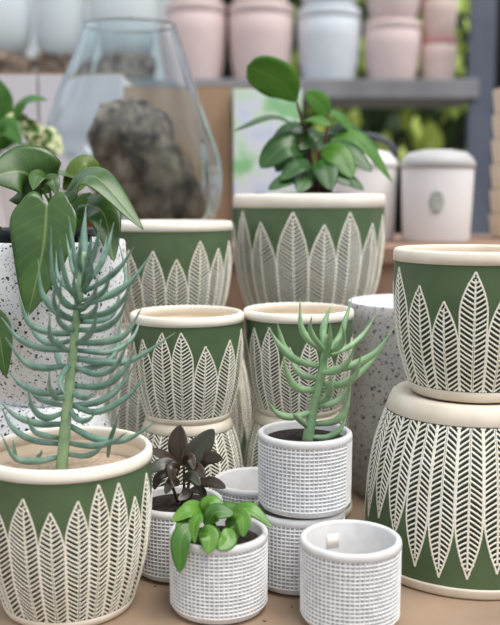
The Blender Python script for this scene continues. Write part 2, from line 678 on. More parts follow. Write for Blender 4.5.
# ------------------------------------------------------------------ other pot kinds
def grid_pot(parent, R, H, seam=None, cells=66, rows=17):
    """whitewashed cement pot with small recessed cells"""
    mb = MB()
    z0, z1 = 0.012, H - 0.0085
    cr = 0.016

    def rad(z):
        if z < cr:
            k = (cr - z) / cr
            return R - 0.014 * (1 - math.sqrt(max(0, 1 - k * k))) - 0.0006 * k
        return R - 0.001 + 0.001 * z / H
    def P(th, z, off=0):
        r = rad(z) + off
        return (r * math.sin(th), -r * math.cos(th), z)
    sub = 1
    grid = [[mb.vert(P(2 * PI * i / cells, z0 + (z1 - z0) * j / rows)) for i in range(cells)] for j in range(rows + 1)]
    rnd = random.Random(int(R * 1e5) + rows)
    for j in range(rows):
        for i in range(cells):
            i2 = (i + 1) % cells
            q = (grid[j][i], grid[j][i2], grid[j + 1][i2], grid[j + 1][i])
            th = 2 * PI * (i + 0.5) / cells
            if seam and abs(((th - seam[0] + PI) % (2 * PI)) - PI) < seam[1]:
                mb.face(q, 0)
                continue
            dz = (z1 - z0) / rows
            mx, mz = 0.17 + rnd.uniform(-.05, .05), 0.22 + rnd.uniform(-.05, .06)
            ths = (2 * PI * (i + mx) / cells, 2 * PI * (i + 1 - mx) / cells)
            zs = (z0 + dz * (j + mz), z0 + dz * (j + 1 - mz))
            inn = [mb.vert(P(ths[0], zs[0], -.0011)), mb.vert(P(ths[1], zs[0], -.0011)), mb.vert(P(ths[1], zs[1], -.0011)), mb.vert(P(ths[0], zs[1], -.0011))]
            for k in range(4):
                k2 = (k + 1) % 4
                mb.face((q[k], q[k2], inn[k2], inn[k]), 0)
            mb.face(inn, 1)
    # base
    b = [[mb.vert(P(2 * PI * i / cells, z)) for i in range(cells)] for z in (0.0, 0.004)] + [grid[0]]
    c = mb.vert((0, 0, 0))
    for i in range(cells):
        i2 = (i + 1) % cells
        for a, bb in zip(b[:-1], b[1:]):
            mb.face((a[i], a[i2], bb[i2], bb[i]), 0)
        mb.face((c, b[0][i2], b[0][i]), 0)
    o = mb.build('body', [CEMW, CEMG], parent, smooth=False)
    rm = MB()
    th = 0.0085
    lathe(rm, [(R - .0006, H - .0088), (R + .0002, H - .006), (R - .0006, H - .0018), (R - .003, H), (R - th + .002, H), (R - th, H - .003), (R - th - .0008, H * .5), (R - th - .006, .016), (R - th - .016, .009), (0, .009)], 72)
    rm.build('rim', CEM, parent)
    return o


def disc(parent, name, r, z, mat, bumpy=0.002, seed=1):
    mb = MB()
    rnd = random.Random(seed)
    rings = [[mb.vert((0, 0, z + bumpy))]]
    for k in range(1, 9):
        rr = r * k / 8
        rings.append([mb.vert((rr * math.sin(2 * PI * i / 40), -rr * math.cos(2 * PI * i / 40), z + (rnd.uniform(-1, 1) * bumpy if k < 8 else 0))) for i in range(40)])
    for k in range(8):
        a, b = rings[k], rings[k + 1]
        for i in range(40):
            j = (i + 1) % 40
            if k == 0:
                mb.face((a[0], b[i], b[j]))
            else:
                mb.face((a[i], b[i], b[j], a[j]))
    return mb.build(name, mat, parent, recalc=True)


def plain_pot(parent, R0, R1, H, mat, inmat, inverted=False, bulge=0.0, wall=0.008, name='body', rimmat=None, seg=64):
    Z = (lambda z: H - z) if inverted else (lambda z: z)
    mb = MB()
    pts = []
    for k in range(15):
        t = k / 14
        pts.append((R0 + (R1 - R0) * t + bulge * math.sin(PI * t), H * t))
    outer = [(0, 0), (R0 - .006, 0)] + [(R0 - .001, .003)] + pts[1:-1] + [(R1, H - .004), (R1 - .002, H - .0005)]
    inner = [(R1 - wall * .5, H), (R1 - wall + .001, H - .001)] + [(r - wall, z) for r, z in reversed(pts[1:-1])] + [(0, .012)]
    lathe(mb, [(r, Z(z)) for r, z in outer], seg, 0)
    n = len(outer)
    o = mb.build(name, mat, parent, recalc=False)
    if inverted:
        o.data.flip_normals()
    r2 = MB()
    lathe(r2, [(r, Z(z)) for r, z in [outer[-1]] + inner], seg, 0)
    i = r2.build('inside', inmat, parent)
    if inverted:
        i.data.flip_normals()
    return o


# ------------------------------------------------------------------ foliage helpers
def to_local(root, pts):
    inv = (Matrix.Translation(root.location) @ root.rotation_euler.to_matrix().to_4x4()).inverted()
    return [inv @ Vector(p) for p in pts]


def finger(root, pts, r, mat, name='leaf', flat=1.0):
    cp = catmull(to_local(root, pts), 15)
    rad = []
    for i in range(16):
        s = i / 15
        b = 0.78 + 0.3 * math.sin(PI * min(s * 1.15, 1))
        tipf = (1 - max(0, (s - .45) / .55) ** 1.6) ** .8 if s < 1 else 0
        rad.append(max(r * b * tipf, r * 0.08))
    mb = MB()
    tube(mb, cp, rad, 8)
    return mb.build(name, mat, root)


def blade(root, pts, width, normal, mat, name='leaf', shape='ellipse', fold=0.15, wave=0.0, rows=20, cols=8, seed=0, cup=0.0, thick=0.0007):
    """a leaf: pts = midrib control points base..tip (world), normal = upper face direction"""
    nrm = Vector(normal).normalized()
    cp = catmull(pts, rows)
    L = sum((b - a).length for a, b in zip(cp[:-1], cp[1:]))
    mb = MB()
    rnd = random.Random(seed)
    ph = rnd.uniform(0, 6)
    grid = []
    for i in range(rows + 1):
        s = i / rows
        t = (cp[min(i + 1, rows)] - cp[max(i - 1, 0)]).normalized()
        side = t.cross(nrm)
        side = side.normalized() if side.length > 1e-4 else Vector((1, 0, 0))
        n = side.cross(t).normalized()
        if shape == 'ellipse':
            w = (max(s, 0) ** .62) * ((1 - s) ** .68) * 2.4
        elif shape == 'obovate':
            w = (s ** .9) * ((1 - s) ** .5) * 2.45
        elif shape == 'lance':
            w = (s ** .6) * ((1 - s) ** 1.0) * 2.7
        elif shape == 'heart':
            w = ((s + .08) ** .36) * ((1 - s) ** .85) * 1.95
        w = min(w, 1.02)
        row = []
        for j in range(cols + 1):
            u = -1 + 2 * j / cols
            back = -t * (0.5 * L * (1 - s) ** 7 * abs(u) * (1 - abs(u))) if shape == 'heart' else Vector((0, 0, 0))
            p = cp[i] + side * (u * w * width / 2) + n * (fold * abs(u) * w * width / 2 - cup * u * u * w * width / 2)
            p = p + n * (wave * width * math.sin(s * 9 + ph + (1.5 if u > 0 else 0)) * u * u) + back
            row.append(p)
        grid.append(row)
    for i in range(rows + 1):
        grid[i] = [mb.vert(p) for p in to_local(root, grid[i])]
    for i in range(rows):
        for j in range(cols):
            mb.face((grid[i][j], grid[i][j + 1], grid[i + 1][j + 1], grid[i + 1][j]), 0,
                    [(j / cols, i / rows), ((j + 1) / cols, i / rows), ((j + 1) / cols, (i + 1) / rows), (j / cols, (i + 1) / rows)])
    o = mb.build(name, mat, root)
    so = o.modifiers.new('thickness', 'SOLIDIFY')
    so.thickness = thick
    so.offset = 0
    return o


def stem(root, pts, r0, r1, mat, name='stem', n=14, knobs=0.0):
    cp = catmull(to_local(root, pts), n)
    mb = MB()
    tube(mb, cp, [r0 + (r1 - r0) * i / n + (knobs * ((i % 3) == 0)) for i in range(n + 1)], 10)
    return mb.build(name, mat, root)


# ================================================================== SETTING
def struct(o):
    o['kind'] = 'structure'
    return o


mb = MB()
box(mb, 0, 3.0, -0.78, 9, 12, 0.04)
struct(mb.build('floor', GROUND, smooth=False))
mb = MB()
box(mb, 0, 7.6, 1.2, 12, 0.1, 4)
struct(mb.build('wall_back', WALLD, smooth=False))
mb = MB()
box(mb, -2.4, 6.2, 0.8, 3.8, 0.06, 3.1)
struct(mb.build('wall_left', WALLP, smooth=False))
mb = MB()
box(mb, 2.47, 6.2, 0.8, 1.25, 0.06, 3.1)
struct(mb.build('wall_right', WALLP, smooth=False))

# display table
t = thing('display_table', 'wide low display table with a beige kraft top under all the pots', 'table', (0, 1.38, -0.76))
mb = MB(); box(mb, 0, 0, 0.745, 2.4, 1.42, 0.03)
bevel(mb.build('tabletop', TABLE, t, smooth=False), .004)
for sx in (-1, 1):
    for sy in (-1, 1):
        mb = MB(); box(mb, sx * 1.1, sy * .62, 0.365, 0.07, 0.07, 0.73)
        mb.build('leg', WOOD, t, smooth=False)

# raised bench behind
BZ = 0.41
t = thing('wooden_bench', 'raised brown wooden bench behind the pots carrying vase, cartons and buckets', 'bench', (0, 2.55, -0.76))
mb = MB(); box(mb, 0, 0, BZ + .76 - .02, 3.0, 0.86, 0.04)
bevel(mb.build('bench_top', WOOD, t, smooth=False), .004)
mb = MB(); box(mb, 0, -0.40, (BZ + .72) / 2, 2.9, 0.03, BZ + .72)
mb.build('front_panel', WOOD, t, smooth=False)
mb = MB(); box(mb, 0, 0.40, (BZ + .72) / 2, 2.9, 0.03, BZ + .72)
mb.build('back_panel', WOOD, t, smooth=False)

# ================================================================== GREEN POTS
G = 'green leaf patterned planters'
# XL inverted under the right stack (R2) and the pot on it (R1)
XLH = 0.262
planter(473, 1.26, 0.0, .146, .248, [(-1.45, .74), (-1.2, .72), (-.95, .68), (-.70, .73), (-.46, .865), (-.23, .895), (.02, .885), (.28, .85), (.53, .88), (.8, .82), (1.1, .86)], 13, 3,
        'largest green leaf planter at right, standing upside down under an upright one', inverted=True, vein=.0072, lw=.0028, taper=1.85, foot_h=.098, rim_h=.062, top=.86, rim_mat=CREAM)
planter(473, 1.26, 0.248, .111, .2035, [(-1.45, .76), (-1.12, .875), (-.675, .77), (-.34, .68), (.025, .875), (.34, .71), (.7, .82), (1.1, .74)], 10, 4,
        'upright green leaf planter balanced on the big upside down planter at right', vein=.0070, lw=.0025, rim_mat=CREAM, foot_h=.075)
# middle stack
for (px, d, tips, sd, la, lb) in (
        (187, 1.427, [(-1.2, .75), (-.87, .79), (-.44, .865), (-.107, .87), (.31, .745), (.82, .78), (1.25, .85)], 11,
         'empty green leaf planter, upper of the left middle stack, behind the dark leaved plant',
         'upside down green leaf planter behind the dark leaved plant, base of the left middle stack'),
        (298.5, 1.47, [(-1.25, .75), (-.9, .85), (-.53, .87), (-.15, .70), (.2, .79), (.55, .66), (.95, .76), (1.3, .74)], 13,
         'empty green leaf planter directly behind the upright small succulent',
         'upside down green leaf planter mostly hidden behind the small succulent on its grid pots')):
    planter(px, d, 0, .0905, .171, [(-1.2, .8), (-.8, .74), (-.4, .8), (0, .72), (.4, .8), (.8, .76), (1.2, .8)], 9, sd, lb, inverted=True, vein=.0060, lw=.0021, foot_h=.09)
    planter(px, d, .171, .0895, .171, tips, 9, sd + 1, la, vein=.0058, lw=.0021)
# back left stack
planter(172.5, 1.70, 0, .150, .280, [(-1.2, .8), (-.9, .84), (-.6, .78), (-.3, .84), (0, .78), (.3, .84), (.6, .8), (.9, .8), (1.2, .8)], 11, 21,
        'upside down green planter in shade behind the white speckled pots, its herringbone just showing', inverted=True, vein=.0065, lw=.0026, foot_h=.09)
planter(172.5, 1.70, .280, .1135, .2, [(-1.2, .74), (-.75, .75), (-.3, .745), (.07, .67), (.46, .83), (.83, .76), (1.18, .82)], 10, 22,
        'empty green leaf planter at back in front of the glass vase', vein=.0068, lw=.0024)
# back planter with the bushy plant
planter(308, 1.87, 0, .152, .269, [(-1.2, .8), (-.9, .84), (-.6, .78), (-.3, .84), (0, .78), (.3, .84), (.6, .8), (.9, .8), (1.2, .8)], 11, 31,
        'upside down green planter hidden beneath the bushy potted plant at back', inverted=True, vein=.0065, lw=.0026, foot_h=.09)


def potted(name, label, cat, px, d, z, group=None):
    p = at(px, 300, d)
    return thing(name, label, cat, (p.x, d, z), face_cam(p.x, d), group)


# ---- C: bushy plant
dC = 1.87
tC = potted('potted_peperomia', 'large green leaf planter at back holding a bushy plant with glossy round leaves', 'potted plant', 308, dC, .269, 'plants in green planters')
cpot = bpy.data.objects.new('pot', None); C.objects.link(cpot); cpot.parent = tC
leaf_pot(cpot, .156, .262, [(-1.35, .77), (-.99, .87), (-.64, .79), (-.19, .865), (.195, .775), (.53, .865), (.93, .78), (1.25, .84)], 10, 32, vein=.0078, lw=.0028, rim_h=.105)
disc(tC, 'soil', .143, .258, SOILD, .008, 5)


def up(px, py, d):
    return at(px, py, d)


sC = [((312, 192), (311, 160), (304, 130), (297, 102), 0.0, -.01), ((322, 192), (323, 160), (326, 135), (329, 115), 0.02, .02),
      ((303, 192), (302, 170), (301, 150), (300, 138), -.02, -.03), ((330, 192), (332, 170), (336, 150), (338, 140), .03, .04), ((316, 192), (317, 172), (318, 160), (319, 150), -.04, -.06)]
for a, b, c, d_, da, db in sC:
    stem(tC, [up(*a, dC + da), up(*b, dC + da), up(*c, dC + (da + db) / 2), up(*d_, dC + db)], .0045, .0028, STEMR)
FR = Vector((0, -1, .35))
# (base, mid, tip, width px, d base, d tip, normal, mat, shape)
cl = [((297, 102), (281, 82), (247, 66), 36, 0, -.02, (.25, -.75, -.45), L_PEPB, 'obovate'),
      ((329, 117), (320, 104), (305, 93), 25, .02, -.02, (.3, -.9, .3), L_PEPB, 'ellipse'),
      ((301, 128), (272, 117), (234, 131), 18, -.01, -.04, (-.1, -.35, 1), L_PEP, 'ellipse'),
      ((302, 126), (312, 118), (330, 126), 20, .0, -.06, (.2, -.7, .9), L_PEPB, 'ellipse'),
      ((308, 148), (285, 146), (260, 168), 32, -.02, -.06, (-.25, -.85, .5), L_PEP, 'ellipse'),
      ((322, 146), (345, 148), (372, 172), 24, .0, -.06, (.2, -.7, .7), L_PEP, 'ellipse'),
      ((330, 140), (360, 140), (393, 183), 24, .02, -.03, (.4, -.7, .6), L_PEPB, 'lance'),
      ((327, 118), (338, 116), (358, 138), 18, .02, .03, (.3, -.6, .8), L_PEPB, 'ellipse'),
      ((330, 130), (350, 128), (380, 150), 22, .03, .05, (.2, -.5, .9), L_PEP, 'ellipse'),
      ((305, 135), (290, 128), (272, 140), 22, .0, .02, (-.2, -.6, .8), L_PEP, 'ellipse'),
      ((315, 170), (300, 165), (281, 180), 20, -.04, -.09, (-.2, -.8, .6), L_PEP, 'ellipse'),
      ((310, 185), (292, 178), (268, 190), 18, -.04, -.1, (-.1, -.7, .7), L_PEP, 'ellipse'),
      ((318, 178), (330, 170), (350, 186), 20, -.04, -.1, (.2, -.8, .6), L_PEP, 'ellipse'),
      ((325, 185), (340, 176), (364, 190), 18, -.02, -.08, (.2, -.7, .6), L_PEP, 'ellipse'),
      ((318, 160), (325, 168), (330, 190), 24, -.05, -.11, (.0, -1, .3), L_PEP, 'ellipse'),
      ((305, 172), (305, 180), (298, 192), 18, -.05, -.11, (-.1, -1, .3), L_PEP, 'ellipse'),
      ((322, 150), (338, 155), (352, 178), 26, -.04, -.09, (.1, -.9, .4), L_PEPB, 'ellipse'),
      ((318, 150), (322, 140), (340, 134), 18, .0, .06, (.1, -.8, .6), L_PEP, 'ellipse'),
      ((300, 150), (286, 154), (276, 172), 20, .03, .06, (-.1, -.9, .4), L_PEP, 'ellipse'),
      ((320, 132), (312, 136), (300, 150), 18, .01, -.04, (0, -.9, .4), L_PEP, 'ellipse')]
for k, (a, b, c, w, d0, d1, nn, mt, sh) in enumerate(cl):
    blade(tC, [up(*a, dC + d0), up(*b, dC + (d0 + d1) / 2), up(*c, dC + d1)], w / FPX * dC * 1.08, nn, mt, shape=sh, fold=.12, seed=k, cup=.12)

# ---- A: big succulent
dA = 1.113
tA = potted('potted_succulent', 'tall blue green succulent with finger leaves in the front left green planter', 'potted plant', 62.5, dA, 0, 'plants in green planters')
apot = bpy.data.objects.new('pot', None); C.objects.link(apot); apot.parent = tA
leaf_pot(apot, .1075, .2075, [(-.93, .80), (-.49, .835), (-.19, .76), (.11, .82), (.34, .90), (.59, .885), (.84, .77), (1.12, .87)], 13, 41, vein=.0062, lw=.0021, rim_h=.078)
disc(tA, 'soil', .0985, .172, SOILS, .002, 6)
STA = [(61, 478), (66, 420), (71, 370), (76, 320), (81, 275), (84, 252)]
stem(tA, [at(x, y, dA - .005) for x, y in STA], (.0080), .0032, STEMP, n=20, knobs=.0005)
A_L = [
    ([(72, 334), (48, 332), (28, 322), (18, 293)], -.02, 4.0), ([(66, 350), (40, 348), (18, 338), (1, 317)], .0, 4.2),
    ([(65, 366), (45, 368), (24, 362), (5, 337)], -.05, 4.2), ([(64, 392), (42, 393), (22, 385), (8, 371)], .02, 4.2),
    ([(66, 406), (48, 402), (36, 396), (26, 384)], .05, 3.8), ([(63, 413), (46, 418), (33, 408), (27, 384)], -.06, 4.0),
    ([(62, 424), (40, 424), (16, 416), (0, 402)], -.02, 4.2), ([(60, 438), (46, 436), (33, 430), (26, 414)], -.05, 3.6),
    ([(60, 444), (32, 440), (12, 427), (1, 406)], .03, 4.0), ([(59, 457), (38, 461), (15, 458), (1, 434)], -.06, 4.2),
    ([(17, 462), (15, 455), (14, 448), (13, 440)], 0.0, 2.6), ([(34, 462), (38, 457), (41, 453), (42, 449)], 0.0, 2.2),
    ([(78, 343), (104, 342), (126, 334), (143, 305)], .0, 4.2), ([(75, 358), (100, 362), (132, 360), (175, 333)], .03, 4.6),
    ([(74, 371), (105, 363), (118, 345), (121, 316)], .06, 3.8), ([(74, 386), (103, 386), (124, 370), (135, 348)], -.02, 4.2),
    ([(70, 406), (98, 402), (119, 388), (136, 363)], .03, 4.2), ([(72, 392), (80, 397), (88, 397), (93, 393)], -.06, 3.6),
    ([(70, 408), (77, 419), (88, 420), (96, 412)], -.07, 3.6), ([(70, 426), (94, 438), (125, 440), (157, 421)], -.03, 4.6),
    ([(68, 443), (92, 446), (112, 442), (127, 432)], -.07, 4.0), ([(108, 456), (110, 441), (115, 426), (120, 409)], -.05, 2.8),
    ([(66, 454), (84, 456), (96, 452), (103, 446)], -.05, 3.4),
    ([(76, 310), (60, 296), (52, 270), (51, 227)], -.03, 3.2), ([(78, 300), (68, 286), (62, 262), (60, 240)], -.05, 3.2),
    ([(80, 285), (76, 265), (72, 240), (69, 216)], .0, 3.0), ([(83, 276), (84, 255), (84, 232), (86, 206)], .03, 4.8),
    ([(85, 278), (92, 260), (97, 242), (101, 219)], -.02, 3.2), ([(86, 284), (100, 266), (108, 246), (114, 222)], .02, 3.2),
    ([(84, 292), (105, 280), (121, 266), (134, 247)], -.03, 3.6), ([(82, 306), (105, 297), (130, 282), (152, 253)], .02, 3.8),
    ([(81, 318), (106, 313), (123, 300), (133, 278)], -.04, 3.8), ([(78, 322), (56, 312), (42, 292), (38, 259)], .0, 3.8),
    ([(78, 330), (100, 329), (118, 318), (129, 294)], -.06, 4.0), ([(76, 320), (62, 314), (54, 302), (56, 276)], -.06, 3.4),
    ([(80, 305), (76, 297), (74, 285), (75, 268)], -.06, 3.4), ([(82, 292), (88, 282), (92, 270), (90, 252)], -.06, 3.2),
    ([(83, 276), (79, 262), (80, 248), (79, 236)], -.05, 3.0), ([(84, 270), (88, 258), (90, 246), (91, 236)], -.02, 2.8),
    ([(78, 312), (86, 306), (95, 292), (98, 272)], -.07, 3.4), ([(74, 345), (86, 338), (94, 326), (97, 308)], -.07, 3.8),
    ([(70, 352), (60, 346), (50, 336), (50, 312)], -.07, 3.8), ([(69, 372), (60, 364), (56, 350), (57, 334)], .07, 3.6),
    ([(72, 362), (64, 372), (60, 384), (66, 396)], -.06, 3.6), ([(82, 300), (112, 296), (126, 280), (118, 238)], .07, 3.2),
    ([(74, 350), (110, 352), (132, 338), (141, 318)], .08, 3.6), ([(68, 398), (56, 398), (50, 388), (49, 372)], -.06, 3.4),
    ([(80, 322), (104, 320), (116, 308), (120, 286)], .07, 3.4),
    ([(83, 282), (74, 272), (70, 256), (66, 234)], .04, 3.0), ([(84, 282), (96, 272), (102, 258), (107, 236)], .05, 3.0),
    ([(82, 296), (70, 290), (58, 276), (56, 250)], .05, 3.2), ([(83, 288), (84, 276), (86, 266), (88, 250)], -.06, 3.0),
    ([(82, 300), (94, 298), (106, 288), (111, 266)], -.06, 3.4), ([(80, 308), (68, 306), (60, 296), (62, 276)], -.07, 3.4),
    ([(79, 316), (88, 316), (96, 308), (98, 292)], -.08, 3.4), ([(76, 330), (66, 328), (58, 318), (60, 300)], -.07, 3.6),
    ([(74, 340), (50, 344), (34, 332), (28, 312)], .06, 3.6), ([(72, 366), (96, 374), (116, 366), (128, 340)], -.06, 3.8), ([(66, 402), (96, 412), (128, 396), (146, 374)], .0, 4.0)]
for pts, dz, r in A_L:
    n = len(pts) - 1
    finger(tA, [at(x, y, dA + dz * (k / n) ** .8) for k, (x, y) in enumerate(pts)], r / FPX * 1.13 * .80, S_BLUE)

# ---- grid pots
GR, GH = .0632, .1025


def grid(px, d, z, label, name='grid_textured_pot', cat='pot', group='small whitewashed grid pots', seam=None, rz=0, H=GH):
    p = at(px, 300, d)
    t = thing(name, label, cat, (p.x, d, z), face_cam(p.x, d) + rz, group)
    return t


t = grid(354, 1.066, 0, 'empty whitewashed grid pot at front right with a price tag inside')
grid_pot(t, .0626, .1065)
mb = MB()
rr = .0626 - .0098
g = []
for j in range(2):
    g.append([mb.vert((rr * math.sin(th), -rr * math.cos(th), z)) for th in (3.75, 3.67, 3.59, 3.51, 3.43) for z in (GH - .0300 + .0175 * j,)])
for i in range(4):
    mb.face((g[0][i], g[0][i + 1], g[1][i + 1], g[1][i]))
po = mb.build('price_tag', TAG, t)
so = po.modifiers.new('thickness', 'SOLIDIFY'); so.thickness = .0006
po['label'] = 'small cream price tag'

t = grid(300, 1.182, 0, 'whitewashed grid pot carrying the pot with the upright small succulent', rz=.3)
grid_pot(t, GR, .106)
t = grid(254.5, 1.312, 0, 'empty grid pot in shade behind the bright green plant, left of the two pot stack', rz=.2)
grid_pot(t, GR, GH)

# ---- S1 succulent
dS = 1.178
tS = thing('potted_succulent', 'upright small green succulent in a grid pot stacked on another grid pot', 'potted plant', (at(306, 300, dS).x, dS, .106), face_cam(at(306, 300, dS).x, dS), 'plants in grid pots')
sp = bpy.data.objects.new('pot', None); C.objects.link(sp); sp.parent = tS
grid_pot(sp, .0634, .105, seam=(1.22, .22))
disc(tS, 'soil', .0535, .094, SOILD, .002, 8)
stem(tS, [at(x, y, dS - .008) for x, y in [(307, 444), (312, 415), (319, 385), (325, 355), (329, 335)]], .0078, .0042, S_GREEN, n=16, knobs=.0004)
S_L = [([(319, 366), (296, 360), (280, 346), (268, 327)], -.02, 4.6), ([(322, 350), (309, 340), (301, 326), (300, 298)], .0, 4.4),
       ([(314, 390), (297, 388), (288, 375), (283, 356)], -.04, 4.8), ([(312, 412), (292, 417), (277, 413), (268, 401)], -.03, 4.4),
       ([(308, 427), (301, 421), (296, 416), (292, 413)], -.04, 3.8), ([(324, 362), (328, 347), (330, 335), (330, 322)], -.04, 3.8),
       ([(324, 345), (323, 332), (326, 318), (331, 306)], .02, 4.2), ([(328, 350), (340, 336), (346, 318), (352, 298)], .03, 4.0),
       ([(330, 355), (350, 346), (365, 332), (377, 313)], .05, 3.6), ([(325, 371), (350, 366), (375, 353), (393, 329)], -.01, 4.8),
       ([(324, 384), (344, 384), (356, 374), (361, 354)], -.05, 4.4), ([(322, 391), (350, 380), (370, 363), (386, 343)], .04, 4.2),
       ([(316, 424), (335, 421), (346, 408), (351, 383)], -.02, 4.4), ([(312, 437), (328, 437), (341, 428), (348, 409)], .0, 4.0),
       ([(318, 402), (327, 398), (331, 387), (331, 374)], -.05, 4.0), ([(296, 360), (284, 346), (280, 334), (277, 322)], -.01, 3.2),
       ([(326, 352), (314, 338), (310, 328), (312, 316)], -.04, 3.6), ([(320, 372), (334, 372), (348, 362), (356, 342)], -.05, 4.0),
       ([(318, 378), (304, 376), (294, 366), (291, 350)], .04, 3.8), ([(326, 352), (338, 348), (344, 338), (342, 322)], -.05, 3.6),
       ([(314, 405), (330, 404), (344, 394), (350, 376)], .04, 3.8)]
for pts, dz, r in S_L:
    n = len(pts) - 1
    finger(tS, [at(x, y, dS - .008 + dz * (k / n) ** .8) for k, (x, y) in enumerate(pts)], r / FPX * 1.2 * .78, S_GREEN)

# ---- F1 bright plant
dF = 1.10
tF = thing('potted_peperomia', 'small bright green leafy plant in the front whitewashed grid pot', 'potted plant', (at(217.5, 300, dF).x, dF, 0), face_cam(at(217.5, 300, dF).x, dF), 'plants in grid pots')
fp = bpy.data.objects.new('pot', None); C.objects.link(fp); fp.parent = tF
grid_pot(fp, GR, GH, rows=17)
disc(tF, 'soil', .053, .088, SOILD, .002, 9)
for a, b, c, dd in (((214, 548), (208, 530), (202, 518), -.02), ((222, 548), (230, 532), (236, 520), 0), ((210, 548), (200, 532), (192, 526), -.02), ((220, 545), (216, 528), (213, 512), .02),
                    ((226, 546), (240, 530), (246, 520), .01)):
    stem(tF, [at(*a, dF), at(*b, dF + dd / 2), at(*c, dF + dd)], .0022, .0015, STEMG)
fl = [((191, 524), (181, 540), (180, 573), 19, -.045, -.075, (-.2, -1, .25), L_BRIGHTD, 'ellipse'),
      ((204, 519), (190, 511), (172, 521), 17, -.02, -.04, (-.1, -.6, .9), L_BRIGHT, 'ellipse'),
      ((208, 518), (196, 506), (180, 509), 15, .0, -.02, (-.1, -.5, .9), L_BRIGHT, 'ellipse'),
      ((206, 516), (210, 503), (226, 510), 18, -.01, -.02, (.1, -.6, .9), L_BRIGHT, 'ellipse'),
      ((200, 514), (194, 526), (195, 544), 15, -.035, -.065, (-.5, -1, .3), L_BRIGHT, 'lance'),
      ((199, 533), (209, 536), (208, 554), 19, -.045, -.07, (.1, -.9, .5), L_BRIGHT, 'ellipse'),
      ((226, 528), (228, 540), (218, 549), 17, -.04, -.065, (.1, -1, .5), L_BRIGHT, 'ellipse'),
      ((207, 524), (216, 512), (234, 514), 18, -.03, -.03, (.2, -.7, .8), L_BRIGHTD, 'ellipse'),
      ((234, 512), (243, 518), (243, 537), 15, -.03, -.055, (-.2, -1, .4), L_BRIGHT, 'ellipse'),
      ((230, 514), (250, 509), (273, 528), 17, .0, -.02, (.1, -.6, .9), L_BRIGHT, 'lance'),
      ((218, 516), (228, 507), (247, 510), 14, .02, .03, (.1, -.5, 1), L_BRIGHTD, 'ellipse'),
      ((225, 522), (235, 524), (238, 538), 14, -.02, -.04, (.1, -1, .4), L_BRIGHTD, 'ellipse'),
      ((212, 522), (212, 532), (222, 540), 14, -.02, -.045, (.1, -1, .4), L_BRIGHTD, 'ellipse'),
      ((208, 520), (204, 510), (207, 500), 10, .0, .01, (0, -1, .2), L_BRIGHT, 'lance'),
      ((196, 521), (186, 520), (176, 531), 13, -.02, -.05, (-.2, -.8, .6), L_BRIGHTD, 'ellipse')]
for k, (a, b, c, w, d0, d1, nn, mt, sh) in enumerate(fl):
    blade(tF, [at(*a, dF + d0), at(*b, dF + (d0 + d1) / 2), at(*c, dF + d1)], w / FPX * 1.15 * 1.05, nn, mt, shape=sh, fold=.18, seed=k + 50, cup=.1)

# ---- D dark plant
dD = 1.221
tD = thing('potted_peperomia', 'dark brown leaved plant in a shaded grid pot behind the front left planter', 'potted plant', (at(176, 300, dD).x, dD, 0), face_cam(at(176, 300, dD).x, dD), 'plants in grid pots')
dp = bpy.data.objects.new('pot', None); C.objects.link(dp); dp.parent = tD
grid_pot(dp, GR, GH, rows=16)
disc(tD, 'soil', .053, .092, SOILD, .002, 10)
for a, b, c, dd in (((184, 502), (184, 485), (184, 466), -.01), ((178, 502), (172, 485), (168, 470), -.02), ((188, 502), (196, 485), (206, 474), -.01), ((186, 502), (190, 478), (196, 462), .01), ((182, 504), (186, 492), (205, 486), -.03)):
    stem(tD, [at(*a, dD), at(*b, dD + dd / 2), at(*c, dD + dd)], .0024, .0016, STEMB)
dl = [((182, 466), (178, 445), (180, 425), 20, -.01, .01, (-.2, -1, .2), L_DARK, 'ellipse'),
      ((182, 466), (198, 450), (214, 429), 22, -.01, -.0, (.1, -1, .4), L_DARKG, 'ellipse'),
      ((178, 465), (165, 456), (147, 449), 12, -.01, -.03, (0, -.6, .8), L_DARK, 'ellipse'),
      ((192, 468), (205, 458), (223, 459), 15, -.0, -.02, (.1, -.9, .5), L_DARK, 'ellipse'),
      ((198, 482), (211, 482), (226, 488), 12, -.03, -.06, (.1, -.7, .7), L_DARK, 'ellipse'),
      ((178, 476), (166, 464), (146, 472), 14, -.03, -.05, (-.1, -.8, .6), L_DARKG, 'ellipse'),
      ((180, 470), (172, 468), (172, 482), 12, -.04, -.06, (-.1, -1, .4), L_DARK, 'ellipse'),
      ((186, 466), (196, 468), (205, 478), 12, -.03, -.06, (.1, -1, .5), L_DARK, 'ellipse'),
      ((184, 480), (192, 476), (200, 486), 10, -.04, -.07, (0, -1, .5), L_DARKG, 'ellipse'),
      ((180, 484), (172, 482), (165, 494), 10, -.04, -.06, (0, -1, .5), L_DARK, 'ellipse'),
      ((184, 488), (186, 494), (178, 500), 10, -.04, -.06, (0, -1, .6), L_DARK, 'ellipse'),
      ((190, 490), (200, 490), (206, 498), 9, -.02, -.05, (0, -1, .6), L_DARK, 'ellipse'),
      ((182, 464), (190, 458), (194, 470), 10, -.03, -.05, (.1, -1, .5), L_DARK, 'ellipse'),
      ((176, 470), (160, 476), (154, 490), 9, -.01, -.03, (0, -1, .5), L_DARK, 'ellipse')]
for k, (a, b, c, w, d0, d1, nn, mt, sh) in enumerate(dl):
    blade(tD, [at(*a, dD + d0), at(*b, dD + (d0 + d1) / 2), at(*c, dD + d1)], w / FPX * 1.27 * 1.05, nn, mt, shape=sh, fold=.15, seed=k + 80, cup=.1)

